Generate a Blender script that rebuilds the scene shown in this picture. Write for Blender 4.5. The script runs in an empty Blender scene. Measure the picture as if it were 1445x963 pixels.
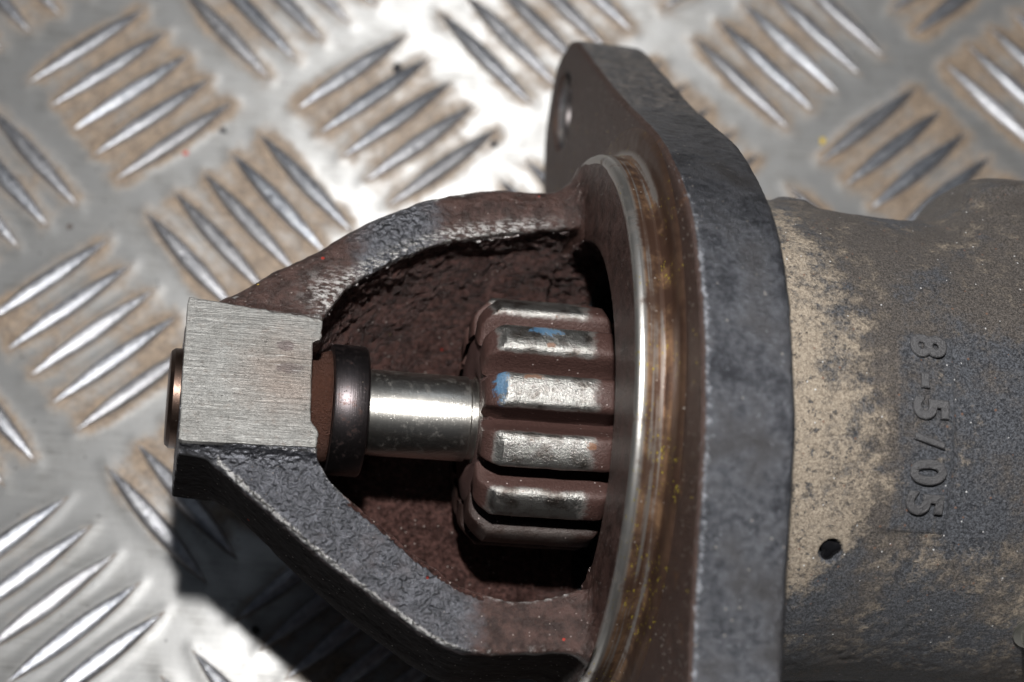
import bpy, bmesh, math, random
import numpy as np
from mathutils import Matrix, Vector, Euler
import openvdb

rng = np.random.default_rng(7)
random.seed(7)
MM = 0.001
scene = bpy.context.scene
col = scene.collection

# ------------------------------------------------------------------ camera
cd = bpy.data.cameras.new('camera')
cam = bpy.data.objects.new('camera', cd)
col.objects.link(cam)
cam.location = (47.0063 * MM, -194.9596 * MM, 315.9193 * MM)
cam.rotation_euler = (0.449243, -0.095110, 0.057108)
cd.sensor_width = 36.0
cd.lens = 3000.0 / 1445.0 * 36.0
cd.clip_start = 0.01
cd.clip_end = 100.0
cd.dof.use_dof = True
cd.dof.focus_distance = 0.279
cd.dof.aperture_fstop = 18.0
scene.camera = cam

# ------------------------------------------------------------------ world and lamps
w = bpy.data.worlds.new('World')
scene.world = w
w.use_nodes = True
nt = w.node_tree
nt.nodes.clear()
wo = nt.nodes.new('ShaderNodeOutputWorld')
bg = nt.nodes.new('ShaderNodeBackground')
tc = nt.nodes.new('ShaderNodeTexCoord')
sp = nt.nodes.new('ShaderNodeSeparateXYZ')
cr = nt.nodes.new('ShaderNodeValToRGB')
cr.color_ramp.elements[0].position = 0.0
cr.color_ramp.elements[0].color = (0.30, 0.27, 0.25, 1)
cr.color_ramp.elements[1].position = 1.0
cr.color_ramp.elements[1].color = (0.55, 0.66, 0.85, 1)
nt.links.new(tc.outputs['Generated'], sp.inputs[0])
nt.links.new(sp.outputs['Z'], cr.inputs[0])
nt.links.new(cr.outputs[0], bg.inputs['Color'])
bg.inputs['Strength'].default_value = 0.05
nt.links.new(bg.outputs[0], wo.inputs[0])


def area_lamp(name, loc, target, sx, sy, power, color=(1, 1, 1), spread=180):
    l = bpy.data.lights.new(name, 'AREA')
    l.shape = 'RECTANGLE'
    l.size, l.size_y = sx, sy
    l.energy = power
    l.color = color
    l.spread = math.radians(spread)
    o = bpy.data.objects.new(name, l)
    col.objects.link(o)
    o.location = loc
    d = Vector(target) - Vector(loc)
    o.rotation_euler = d.to_track_quat('-Z', 'Y').to_euler()
    return o


# the camera's own flash, a hand's breadth above the lens
area_lamp('flash_lamp', (0.036, -0.096, 0.405), (0.066, -0.070, 0.03), 0.020, 0.011, 2.2, (1.0, 0.98, 0.95))
# soft light added for bluish sheen and plate glare; stands for no known window
area_lamp('fill_light', (0.13, 1.02, 1.62), (0.063, 0.0, 0.0), 0.24, 0.36, 0.75, (0.82, 0.91, 1.0))

vs = scene.view_settings
scene.display_settings.display_device = 'sRGB'
vs.view_transform = 'Standard'
vs.look = 'None'
vs.exposure = 0.0
vs.gamma = 1.0


# ------------------------------------------------------------------ node helpers
class NT:
    def __init__(self, name):
        self.m = bpy.data.materials.new(name)
        self.m.use_nodes = True
        self.t = self.m.node_tree
        self.t.nodes.clear()
        self.out = self.t.nodes.new('ShaderNodeOutputMaterial')
        self.b = self.t.nodes.new('ShaderNodeBsdfPrincipled')
        self.t.links.new(self.b.outputs[0], self.out.inputs[0])
        c = self.t.nodes.new('ShaderNodeTexCoord')
        v = self.t.nodes.new('ShaderNodeVectorMath')
        v.operation = 'SCALE'
        v.inputs['Scale'].default_value = 1000.0
        self.t.links.new(c.outputs['Object'], v.inputs[0])
        self.P = v.outputs[0]          # millimetres in the object's own frame

    def put(self, sock, val):
        if isinstance(val, bpy.types.NodeSocket):
            self.t.links.new(val, sock)
        elif isinstance(val, (tuple, list)) and len(val) == 3 and sock.type == 'RGBA':
            sock.default_value = (*val, 1)
        else:
            sock.default_value = val

    def set(self, **k):
        for n, v in k.items():
            self.put(self.b.inputs[n.replace('_', ' ')], v)

    def math(self, op, a, b=0.0, c=0.0, clamp=False):
        n = self.t.nodes.new('ShaderNodeMath')
        n.operation = op
        n.use_clamp = clamp
        for i, v in enumerate((a, b, c)):
            self.put(n.inputs[i], v)
        return n.outputs[0]

    def mul(self, a, b): return self.math('MULTIPLY', a, b)
    def add(self, a, b): return self.math('ADD', a, b)

    def noise(self, scale, detail=4.0, rough=0.55, stretch=None, off=(0, 0, 0), dist=0.0):
        mp = self.t.nodes.new('ShaderNodeMapping')
        self.t.links.new(self.P, mp.inputs[0])
        mp.inputs['Location'].default_value = off
        if stretch:
            mp.inputs['Scale'].default_value = stretch
        n = self.t.nodes.new('ShaderNodeTexNoise')
        n.inputs['Scale'].default_value = scale
        n.inputs['Detail'].default_value = detail
        n.inputs['Roughness'].default_value = rough
        n.inputs['Distortion'].default_value = dist
        self.t.links.new(mp.outputs[0], n.inputs['Vector'])
        return n.outputs[0]

    def voro(self, scale, feature='F1', off=(0, 0, 0)):
        mp = self.t.nodes.new('ShaderNodeMapping')
        self.t.links.new(self.P, mp.inputs[0])
        mp.inputs['Location'].default_value = off
        n = self.t.nodes.new('ShaderNodeTexVoronoi')
        n.feature = feature
        n.inputs['Scale'].default_value = scale
        self.t.links.new(mp.outputs[0], n.inputs['Vector'])
        return n

    def ramp(self, v, a, b, lo=0.0, hi=1.0, smooth=True):
        n = self.t.nodes.new('ShaderNodeMapRange')
        n.interpolation_type = 'SMOOTHSTEP' if smooth else 'LINEAR'
        self.put(n.inputs['Value'], v)
        n.inputs['From Min'].default_value = a
        n.inputs['From Max'].default_value = b
        n.inputs['To Min'].default_value = lo
        n.inputs['To Max'].default_value = hi
        return n.outputs[0]

    def mix(self, f, a, b):
        n = self.t.nodes.new('ShaderNodeMix')
        n.data_type = 'RGBA'
        self.put(n.inputs[0], f)
        self.put(n.inputs[6], a)
        self.put(n.inputs[7], b)
        return n.outputs[2]

    def fmix(self, f, a, b):
        n = self.t.nodes.new('ShaderNodeMix')
        n.data_type = 'FLOAT'
        self.put(n.inputs[0], f)
        self.put(n.inputs[2], a)
        self.put(n.inputs[3], b)
        return n.outputs[0]

    def attr(self, name):
        n = self.t.nodes.new('ShaderNodeAttribute')
        n.attribute_name = name
        return n.outputs['Fac']

    def xyz(self):
        n = self.t.nodes.new('ShaderNodeSeparateXYZ')
        self.t.links.new(self.P, n.inputs[0])
        return n.outputs

    def point(self):
        n = self.t.nodes.new('ShaderNodeNewGeometry')
        return n.outputs['Pointiness']

    def specks(self, scale, size, chance, off=(0, 0, 0)):
        """small grains scattered through space: 1 inside a grain"""
        v = self.voro(scale, off=off)
        d = self.math('LESS_THAN', v.outputs['Distance'], size)
        s = self.t.nodes.new('ShaderNodeSeparateColor')
        self.t.links.new(v.outputs['Color'], s.inputs[0])
        return self.mul(d, self.math('LESS_THAN', s.outputs[0], chance))

    def bump(self, h, dist_mm, strength=1.0, normal=None):
        n = self.t.nodes.new('ShaderNodeBump')
        n.inputs['Distance'].default_value = dist_mm * MM
        n.inputs['Strength'].default_value = strength
        self.put(n.inputs['Height'], h)
        if normal is not None:
            self.t.links.new(normal, n.inputs['Normal'])
        return n.outputs[0]


# ------------------------------------------------------------------ materials
def mat_plate():
    n = NT('checker_plate_aluminium')
    dirt = n.attr('dirt')
    big = n.noise(0.03, 3)
    fine = n.noise(1.3, 5, 0.65)
    brush = n.noise(1.0, 4, 0.7, stretch=(0.10, 3.2, 1))
    cloud = n.noise(0.16, 5, 0.6)
    d = n.ramp(n.add(dirt, n.mul(n.add(n.noise(0.5, 6, 0.70), -0.5), 0.95)), 0.24, 0.92)
    film = n.ramp(cloud, 0.42, 0.72)
    metal = n.mix(film, (0.385, 0.388, 0.39), (0.25, 0.247, 0.24))
    metal = n.mix(n.ramp(brush, 0.35, 0.7), metal, (0.42, 0.42, 0.418))
    mud = n.mix(n.ramp(n.add(n.mul(fine, 0.6), n.mul(n.noise(0.3, 5, 0.7), 0.4)), 0.36, 0.66), (0.12, 0.080, 0.050), (0.36, 0.265, 0.180))
    scr = n.ramp(n.noise(0.8, 3, 0.7, stretch=(0.05, 1.4, 1), off=(3, 9, 0)), 0.60, 0.64)
    c = n.mix(n.mul(d, 0.86), metal, mud)
    sp = n.specks(0.55, 0.10, 0.35)
    c = n.mix(n.mul(sp, 0.75), c, (0.03, 0.028, 0.03))
    n.set(Base_Color=c, Metallic=n.fmix(d, 0.64, 0.10),
          Roughness=n.add(n.fmix(d, n.ramp(cloud, 0.3, 0.75, 0.45, 0.56), 0.66), n.mul(scr, -0.04)))
    cxyz = n.t.nodes.new('ShaderNodeCombineXYZ')
    cxyz.inputs[0].default_value = 0.11; cxyz.inputs[1].default_value = 0.994
    n.set(Anisotropic=0.97, Tangent=cxyz.outputs[0])   # rolled lengthways: light spreads across the grain
    h = n.add(n.mul(brush, 0.35), n.add(n.mul(fine, 0.25), n.mul(d, n.noise(2.5, 4, 0.7))))
    n.put(n.b.inputs['Normal'], n.bump(h, 0.035))
    return n.m


def mat_bar():
    n = NT('worn_bar_aluminium')
    z = n.xyz()[2]
    oi = n.t.nodes.new('ShaderNodeObjectInfo')
    n1 = n.noise(0.8, 5, 0.6)
    n2 = n.noise(0.35, 3, off=(9, 2, 5))
    base = n.mix(n.ramp(n1, 0.3, 0.7), (0.36, 0.38, 0.43), (0.60, 0.62, 0.66))
    base = n.mix(n.mul(oi.outputs['Random'], 0.35), base, (0.34, 0.30, 0.27))
    low = n.ramp(n.add(z, n.mul(n1, 0.35)), 0.30, 0.62, 1.0, 0.0)
    c = n.mix(n.mul(low, 0.85), base, n.mix(n2, (0.10, 0.075, 0.055), (0.40, 0.30, 0.21)))
    sc = n.ramp(n.noise(1.6, 4, 0.7, stretch=(0.3, 1.2, 1)), 0.62, 0.70)
    c = n.mix(n.mul(sc, 0.5), c, (0.22, 0.20, 0.19))
    n.set(Base_Color=c, Metallic=n.fmix(low, 0.95, 0.2), Roughness=n.add(n.fmix(low, n.add(0.20, n.mul(oi.outputs['Random'], 0.10)), 0.6), n.mul(n1, 0.26)))
    n.put(n.b.inputs['Normal'], n.bump(n.add(n.mul(n1, 0.6), n.mul(n.noise(3.0, 4, 0.7, stretch=(0.5, 1.5, 1)), 0.5)), 0.20))
    return n.m


def mat_cast():
    """cast iron of the nose: black paint worn to metal, red-brown grease where the attribute says"""
    n = NT('nose_casting_iron')
    g = n.attr('grease')
    inside = n.attr('inside')
    a, v, w_ = n.xyz()[0], n.xyz()[1], n.xyz()[2]
    gr = n.ramp(n.add(g, n.mul(n.add(n.noise(0.35, 5, 0.65), -0.5), 0.7)), 0.28, 0.72)
    peb = n.noise(1.9, 4, 0.6)
    fine = n.noise(6.0, 4, 0.7)
    pit = n.voro(1.5, 'SMOOTH_F1')
    black = n.mix(n.ramp(n.noise(0.8, 4, 0.6, off=(6, 6, 6)), 0.38, 0.68), (0.130, 0.134, 0.150), (0.215, 0.222, 0.250))
    grease = n.mix(n.ramp(n.noise(1.3, 6, 0.72, off=(4, 4, 4)), 0.33, 0.70), (0.028, 0.013, 0.011), (0.175, 0.092, 0.080))
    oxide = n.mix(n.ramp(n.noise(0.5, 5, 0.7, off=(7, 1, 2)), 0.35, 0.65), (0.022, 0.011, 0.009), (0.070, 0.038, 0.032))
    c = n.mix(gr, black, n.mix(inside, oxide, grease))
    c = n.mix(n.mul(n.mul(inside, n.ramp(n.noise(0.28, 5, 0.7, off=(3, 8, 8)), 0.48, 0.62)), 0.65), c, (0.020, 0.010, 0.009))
    c = n.mix(n.mul(n.mul(gr, n.ramp(n.noise(0.55, 6, 0.8, off=(8, 3, 1)), 0.58, 0.72)), 0.5), c, (0.16, 0.105, 0.090))
    oily_shade = n.attr('oily_shade')
    c = n.mix(n.mul(oily_shade, 0.92), c, n.mix(n.noise(0.5, 4), (0.007, 0.0055, 0.0055), (0.018, 0.012, 0.011)))  # near-black on the arm's side: grease plus painted-in shade
    edge = n.mul(n.attr('worn'), n.ramp(n.add(n.point(), n.mul(n.noise(1.1, 5, 0.7), 0.12)), 0.585, 0.66))
    edge = n.math('MAXIMUM', edge, n.mul(n.attr('bare'), n.ramp(n.noise(1.0, 5, 0.72, off=(1, 5, 1), stretch=(0.9, 2.2, 1)), 0.46, 0.60)))
    edge = n.math('MAXIMUM', edge, n.mul(n.ramp(n.add(n.attr('edge'), n.mul(n.add(n.noise(1.1, 5, 0.72, off=(9, 9, 1)), -0.5), 1.8)), 0.50, 0.95), 0.8))
    edge = n.mul(edge, n.add(1.0, n.mul(oily_shade, -1.0)))
    c = n.mix(edge, c, (0.62, 0.61, 0.60))
    sp = n.specks(1.5, 0.19, 0.16)
    sp2 = n.specks(0.55, 0.09, 0.20, off=(3, 3, 3))
    c = n.mix(n.mul(sp, n.fmix(inside, 0.35, 0.9)), c, (0.50, 0.45, 0.42))
    yel = n.specks(0.35, 0.06, 0.08, off=(13, 2, 5))
    c = n.mix(yel, c, (0.65, 0.50, 0.08))
    red = n.specks(0.4, 0.10, 0.05, off=(1, 22, 5))
    c = n.mix(n.mul(red, 0.8), c, (0.38, 0.03, 0.015))
    n.set(Base_Color=c, Metallic=n.fmix(edge, n.mul(n.fmix(gr, 0.82, 0.12), n.add(1.0, n.mul(oily_shade, -1.0))), 0.95),
          Roughness=n.fmix(edge, n.add(n.fmix(oily_shade, n.fmix(gr, 0.30, 0.25), 0.75), n.mul(fine, 0.16)), 0.34))
    n.set(Specular_IOR_Level=n.fmix(oily_shade, 0.55, 0.03))
    peb2 = n.ramp(n.noise(1.3, 1, 0.4, off=(2, 7, 7)), 0.25, 0.75)
    h = n.add(n.mul(peb, n.fmix(gr, 0.35, 0.3)), n.add(n.mul(peb2, n.fmix(gr, 0.72, 0.15)), n.add(n.mul(fine, 0.30), n.mul(n.add(sp, sp2), 0.30))))
    crumb = n.mul(inside, n.mul(n.noise(2.4, 6, 0.75, off=(5, 5, 0)), 1.7))
    n.put(n.b.inputs['Normal'], n.bump(n.mul(n.add(h, crumb), n.fmix(oily_shade, 1.0, 0.25)), 0.62))
    return n.m


def mat_flange():
    n = NT('flange_casting_iron')
    g = n.attr('grease')
    peb = n.noise(0.9, 6, 0.65)
    fine = n.noise(4.0, 5, 0.7)
    cl = n.noise(0.13, 5, 0.6)
    stone = n.mix(n.ramp(n.add(n.mul(peb, 0.45), n.mul(cl, 0.55)), 0.36, 0.62), (0.040, 0.042, 0.050), (0.150, 0.156, 0.176))
    stone = n.mix(n.ramp(cl, 0.45, 0.7), stone, (0.070, 0.068, 0.072))
    dust = n.attr('dust')
    du = n.ramp(n.add(dust, n.mul(n.add(n.noise(0.8, 6, 0.75, stretch=(1, 1, 1)), -0.5), 1.3)), 0.55, 0.9)
    stone = n.mix(n.mul(du, 0.7), stone, (0.27, 0.225, 0.185))
    grease = n.mix(n.noise(0.5, 5, 0.65), (0.020, 0.011, 0.009), (0.078, 0.045, 0.036))
    gr = n.ramp(n.add(g, n.mul(n.add(cl, -0.5), 0.5)), 0.4, 0.6)
    rustm = n.mul(n.ramp(n.noise(0.25, 5, 0.7, off=(5, 0, 3)), 0.58, 0.75), 0.6)
    c = n.mix(gr, stone, grease)
    c = n.mix(n.mul(rustm, gr), c, (0.16, 0.075, 0.03))
    sp = n.specks(1.2, 0.20, 0.10)
    chip = n.mul(n.ramp(n.noise(1.3, 6, 0.8, off=(2, 8, 4)), 0.60, 0.68), n.add(1.0, n.mul(gr, -0.8)))
    edge = n.mul(n.attr('worn'), n.ramp(n.add(n.point(), n.mul(n.noise(0.9, 5, 0.75), 0.12)), 0.60, 0.68))
    edge = n.math('MAXIMUM', edge, n.mul(n.ramp(n.add(n.attr('edge'), n.mul(n.add(n.noise(1.0, 6, 0.75, off=(9, 9, 1)), -0.5), 3.4)), 0.75, 1.35), 0.7))
    bright = n.math('MAXIMUM', n.mul(chip, 0.40), edge)
    c = n.mix(bright, c, (0.50, 0.52, 0.57))
    c = n.mix(n.mul(sp, 0.5), c, (0.5, 0.45, 0.40))
    yel = n.specks(0.5, 0.08, 0.04, off=(13, 2, 5))
    c = n.mix(n.mul(yel, gr), c, (0.65, 0.50, 0.08))
    n.set(Base_Color=c, Metallic=n.fmix(bright, n.mul(n.fmix(gr, 0.80, 0.12), n.add(1.0, n.mul(du, -0.8))), 0.9),
          Roughness=n.add(n.fmix(gr, 0.30, 0.34), n.mul(fine, 0.18)))
    n.put(n.b.inputs['Normal'], n.bump(n.add(n.mul(peb, 0.7), n.add(n.mul(fine, 0.5), n.mul(sp, 0.3))), 0.42))
    return n.m


def mat_ring():
    n = NT('pilot_ring_machined_steel')
    X = n.xyz()
    lines = n.noise(1.0, 3, 0.6, stretch=(6.0, 0.05, 0.05))
    lines2 = n.noise(1.0, 3, 0.6, stretch=(1.1, 0.03, 0.03), off=(4, 0, 0))
    blot = n.noise(0.22, 5, 0.65, off=(2, 2, 8))
    steel = (0.44, 0.43, 0.415)
    rust = n.mix(n.ramp(blot, 0.38, 0.66), (0.075, 0.042, 0.030), (0.29, 0.175, 0.100))
    rust = n.mix(n.ramp(lines2, 0.40, 0.62), rust, (0.115, 0.075, 0.058))
    front = n.ramp(X[0], 20.9, 21.6, 1.0, 0.0)
    clean = n.math('MAXIMUM', n.mul(front, n.ramp(blot, 0.30, 0.5)), n.mul(n.ramp(n.add(lines2, n.mul(blot, 0.4)), 0.72, 0.82), 0.6))
    rad = n.math('SQRT', n.add(n.mul(X[1], X[1]), n.mul(X[2], X[2])))
    outer = n.ramp(rad, 38.0, 39.0)
    clean = n.mul(clean, n.add(1.0, n.mul(outer, -1.0)))
    rust = n.mix(n.mul(outer, 0.85), rust, n.mix(n.noise(0.5, 5, 0.65), (0.028, 0.016, 0.012), (0.095, 0.052, 0.036)))
    c = n.mix(clean, rust, steel)
    yel = n.mul(n.ramp(n.noise(1.7, 5, 0.7, off=(8, 8, 8), stretch=(1.6, 0.7, 0.7)), 0.60, 0.65), n.ramp(n.noise(0.10, 2, off=(5, 8, 1)), 0.48, 0.56))
    c = n.mix(yel, c, (0.52, 0.42, 0.05))
    sp = n.specks(1.2, 0.16, 0.12)
    c = n.mix(n.mul(sp, 0.6), c, (0.55, 0.50, 0.45))
    n.set(Base_Color=c, Metallic=n.fmix(clean, 0.6, 0.95), Roughness=n.fmix(clean, n.ramp(blot, 0.3, 0.7, 0.36, 0.50), 0.40))
    n.put(n.b.inputs['Normal'], n.bump(n.add(n.mul(lines, 0.5), n.add(n.mul(blot, 0.8), n.mul(sp, 0.5))), 0.05))
    return n.m


def mat_milled():
    n = NT('milled_face_steel')
    X = n.xyz()
    li = n.noise(1.0, 5, 0.75, stretch=(0.10, 2.6, 1.0), dist=0.15)
    fi = n.noise(1.0, 4, 0.7, stretch=(0.5, 9.0, 1.0))
    cross = n.noise(1.0, 3, 0.7, stretch=(4.0, 0.35, 1.0))
    c = n.mix(n.ramp(li, 0.30, 0.68), (0.135, 0.134, 0.130), (0.235, 0.234, 0.226))
    c = n.mix(n.mul(n.ramp(cross, 0.45, 0.8), 0.35), c, (0.30, 0.298, 0.288))
    # rust tint spreading from the right middle of the face
    v = n.t.nodes.new('ShaderNodeVectorMath'); v.operation = 'DISTANCE'
    n.t.links.new(n.P, v.inputs[0]); v.inputs[1].default_value = (-20.3, -0.8, 12.2)
    d = n.add(v.outputs['Value'], n.mul(n.add(n.noise(0.35, 4), -0.5), 6.0))
    c = n.mix(n.ramp(d, 1.0, 9.5, 0.42, 0.0), c, (0.15, 0.09, 0.06))
    for (px, py, sx, sy) in ((-20.0, 0.1, 1.9, 0.9), (-20.6, 3.3, 1.4, 0.8)):
        m = n.t.nodes.new('ShaderNodeMapping'); m.vector_type = 'TEXTURE'
        m.inputs['Location'].default_value = (px, py, 12.2); m.inputs['Scale'].default_value = (sx, sy, 1.0)
        n.t.links.new(n.P, m.inputs[0])
        ln = n.t.nodes.new('ShaderNodeVectorMath'); ln.operation = 'LENGTH'
        n.t.links.new(m.outputs[0], ln.inputs[0])
        c = n.mix(n.ramp(n.add(ln.outputs['Value'], n.mul(n.add(n.noise(1.2, 4), -0.5), 1.1)), 0.75, 1.05, 0.62, 0.0), c, (0.062, 0.042, 0.045))
    c = n.mix(n.mul(n.ramp(n.noise(0.16, 4, 0.6, off=(5, 5, 1)), 0.35, 0.7), 0.5), c, (0.115, 0.112, 0.105))
    c = n.mix(n.ramp(n.noise(0.8, 3, 0.6, off=(2, 6, 1), stretch=(0.25, 3.0, 1)), 0.62, 0.70, 0.0, 0.45), c, (0.36, 0.36, 0.35))
    grime = n.mul(n.ramp(n.noise(0.9, 6, 0.75, off=(3, 1, 1)), 0.52, 0.70), 0.45)
    c = n.mix(grime, c, (0.13, 0.105, 0.09))
    n.set(Base_Color=c, Metallic=0.72, Roughness=n.ramp(fi, 0.3, 0.7, 0.42, 0.52))
    scratch = n.ramp(n.noise(0.55, 2, 0.5, off=(8, 3, 1), dist=2.2), 0.497, 0.503)
    h = n.add(n.mul(li, 0.55), n.add(n.mul(fi, 0.25), n.mul(cross, 0.2)))
    nick = n.ramp(n.noise(0.7, 4, 0.7, off=(1, 8, 3)), 0.68, 0.72, 0.0, 0.5)
    n.put(n.b.inputs['Normal'], n.bump(n.add(n.add(h, n.mul(scratch, 0.10)), n.mul(nick, -1.0)), 0.16))
    return n.m


def mat_steel(name, base=(0.55, 0.54, 0.52), rough=0.26, grime=0.45, circ=True, tint=(0.12, 0.085, 0.06)):
    n = NT(name)
    st = (7.0, 0.15, 0.15) if circ else (0.3, 3, 3)
    li = n.noise(1.0, 4, 0.6, stretch=st)
    gm = n.ramp(n.noise(0.75, 6, 0.72), 0.52, 0.74)
    gm2 = n.ramp(n.noise(3.2, 5, 0.7, off=(4, 1, 1)), 0.55, 0.75)
    c = n.mix(n.mul(gm, grime), base, tint)
    c = n.mix(n.mul(gm2, grime * 0.5), c, (0.05, 0.04, 0.035))
    sp = n.specks(1.3, 0.13, 0.10)
    c = n.mix(n.mul(sp, 0.6), c, (0.45, 0.38, 0.30))
    n.set(Base_Color=c, Metallic=n.fmix(n.mul(gm, grime), 1.0, 0.6), Roughness=n.add(n.mul(gm, 0.12), n.add(rough, n.mul(li, 0.06))))
    n.put(n.b.inputs['Normal'], n.bump(n.add(n.mul(li, 0.35), n.add(n.mul(gm2, 0.2), n.mul(sp, 0.6))), 0.05))
    return n.m


def mat_rusty(name, a=(0.05, 0.018, 0.010), b=(0.17, 0.065, 0.035), rough=0.33, scale=1.6):
    n = NT(name)
    f = n.noise(scale, 6, 0.72)
    c = n.mix(f, a, b)
    sp = n.specks(1.9, 0.16, 0.06)
    c = n.mix(sp, c, (0.50, 0.42, 0.38))
    n.set(Base_Color=c, Metallic=0.25, Roughness=n.add(rough, n.mul(n.noise(5, 3), 0.2)))
    n.put(n.b.inputs['Normal'], n.bump(n.add(f, n.mul(n.noise(4.5, 4, 0.7), 0.5)), 0.6))
    return n.m


def mat_tooth(name, seed, mark=None, bright=1.0):
    """mark: list of (kind, a, y, size_a, size_y)"""
    n = NT(name)
    X = n.xyz()
    off = (seed * 7.3, seed * 3.1, seed * 5.7)
    nb = n.noise(0.55, 5, 0.7, off=off)
    nf = n.noise(3.4, 5, 0.7, off=off)
    land = n.ramp(n.add(X[2], n.mul(nb, 1.6)), 16.5, 17.3)                       # worn bright towards the tip
    ends = n.mul(n.ramp(n.add(X[0], n.mul(nb, 3.0)), 6.6, 8.4), n.ramp(n.add(X[0], n.mul(nb, 3.5)), 20.6, 22.4, 1.0, 0.0))
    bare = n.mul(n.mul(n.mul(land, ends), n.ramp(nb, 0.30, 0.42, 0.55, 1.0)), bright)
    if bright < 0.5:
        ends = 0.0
    grease = n.mix(nf, (0.024, 0.012, 0.010), (0.110, 0.058, 0.050)) if bright > 0.5 else n.mix(nf, (0.010, 0.006, 0.005), (0.045, 0.025, 0.021))  # the darker mix paints the shade on the lower teeth
    steel = n.mix(n.ramp(n.noise(0.35, 5, 0.6, off=off), 0.42, 0.68), (0.37, 0.365, 0.35), (0.13, 0.112, 0.10))
    steel = n.mix(n.ramp(n.noise(1.1, 5, 0.7, off=(seed, 9, 2)), 0.60, 0.72, 0.0, 0.7), steel, (0.20, 0.085, 0.035))
    c = n.mix(bare, grease, steel)
    metal = n.fmix(bare, 0.2, 0.95)
    for kind, pa, py, sa, sy in (mark or []):
        m = n.t.nodes.new('ShaderNodeMapping'); m.vector_type = 'TEXTURE'
        m.inputs['Location'].default_value = (pa, py, 16.0); m.inputs['Scale'].default_value = (sa, sy, 3.0)
        n.t.links.new(n.P, m.inputs[0])
        ln = n.t.nodes.new('ShaderNodeVectorMath'); ln.operation = 'LENGTH'
        n.t.links.new(m.outputs[0], ln.inputs[0])
        f = n.ramp(n.add(ln.outputs['Value'], n.mul(n.add(n.noise(0.9, 6, 0.75, off=(py, pa, 0)), -0.5), 3.2)), 0.60, 0.95, 0.80, 0.0)
        c = n.mix(f, c, (0.045, 0.15, 0.28) if kind == 'blue' else (0.16, 0.065, 0.025))
        metal = n.fmix(f, metal, 0.1)
    sp = n.specks(1.6, 0.2, 0.10)
    c = n.mix(n.mul(sp, 0.7), c, (0.5, 0.42, 0.40))
    n.set(Base_Color=c, Metallic=metal, Roughness=n.fmix(bare, n.add(0.34, n.mul(nf, 0.2)), n.add(0.22, n.mul(nf, 0.22))))
    n.put(n.b.inputs['Normal'], n.bump(n.add(n.mul(nf, 0.6), n.add(n.mul(nb, 0.8), n.mul(sp, 0.3))), n_d(bright)))
    return n.m


def n_d(b): return 0.22


def mat_body():
    n = NT('dusty_black_motor_paint')
    d = n.attr('dust')
    f1 = n.noise(0.55, 7, 0.74)
    f2 = n.noise(2.3, 5, 0.75, off=(3, 3, 3))
    f3 = n.noise(7.0, 3, 0.7)
    fl = n.attr('film')
    du = n.ramp(n.add(d, n.add(n.mul(n.add(f1, -0.5), 1.9), n.add(n.mul(n.add(n.noise(0.22, 4, 0.6, off=(1, 8, 8)), -0.5), 1.5), n.mul(n.add(f2, -0.5), 0.65)))), 0.20, 0.95)
    film = n.ramp(n.noise(0.18, 4, 0.6, off=(9, 2, 2)), 0.35, 0.7)
    f4 = n.noise(4.2, 5, 0.8, off=(1, 2, 9))
    black = n.mix(n.ramp(n.add(n.mul(f2, 0.4), n.mul(f4, 0.6)), 0.42, 0.60), (0.022, 0.024, 0.029), (0.140, 0.148, 0.168))
    black = n.mix(n.mul(n.math('MULTIPLY', n.ramp(n.add(fl, n.mul(n.add(f1, -0.5), 1.6)), 0.25, 0.75), n.ramp(n.add(fl, n.mul(n.add(f2, -0.5), 1.2)), 0.2, 0.6)), 0.8), black, n.mix(n.ramp(f4, 0.40, 0.62), (0.042, 0.036, 0.032), (0.175, 0.148, 0.126)))
    tan = n.mix(n.ramp(n.add(n.mul(f2, 0.5), n.mul(f4, 0.5)), 0.36, 0.62), (0.20, 0.160, 0.122), (0.52, 0.44, 0.345))
    du = n.mul(du, n.ramp(n.noise(0.95, 6, 0.75, off=(8, 1, 6)), 0.56, 0.64, 1.0, 0.12))
    c = n.mix(n.mul(du, 0.92), black, tan)
    sp = n.specks(1.0, 0.12, 0.14)
    c = n.mix(sp, c, (0.72, 0.72, 0.72))
    sp2 = n.specks(0.9, 0.16, 0.2, off=(5, 6, 7))
    c = n.mix(n.mul(sp2, 0.7), c, (0.22, 0.12, 0.08))
    n.set(Base_Color=c, Metallic=0.0, Roughness=n.fmix(du, n.add(0.30, n.mul(f3, 0.24)), 0.85))
    n.put(n.b.inputs['Normal'], n.bump(n.add(n.mul(f2, 0.6), n.add(n.mul(f3, 0.7), n.add(n.mul(du, 0.3), n.mul(sp, 0.2)))), 0.42))
    return n.m


def mat_plain(name, c, rough=0.5, metal=0.0, bump=0.1, scale=3.0):
    n = NT(name)
    f = n.noise(scale, 5, 0.7)
    n.set(Base_Color=n.mix(f, tuple(x * 0.6 for x in c), tuple(min(1, x * 1.4) for x in c)), Metallic=metal, Roughness=rough)
    n.put(n.b.inputs['Normal'], n.bump(f, bump))
    return n.m


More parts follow.
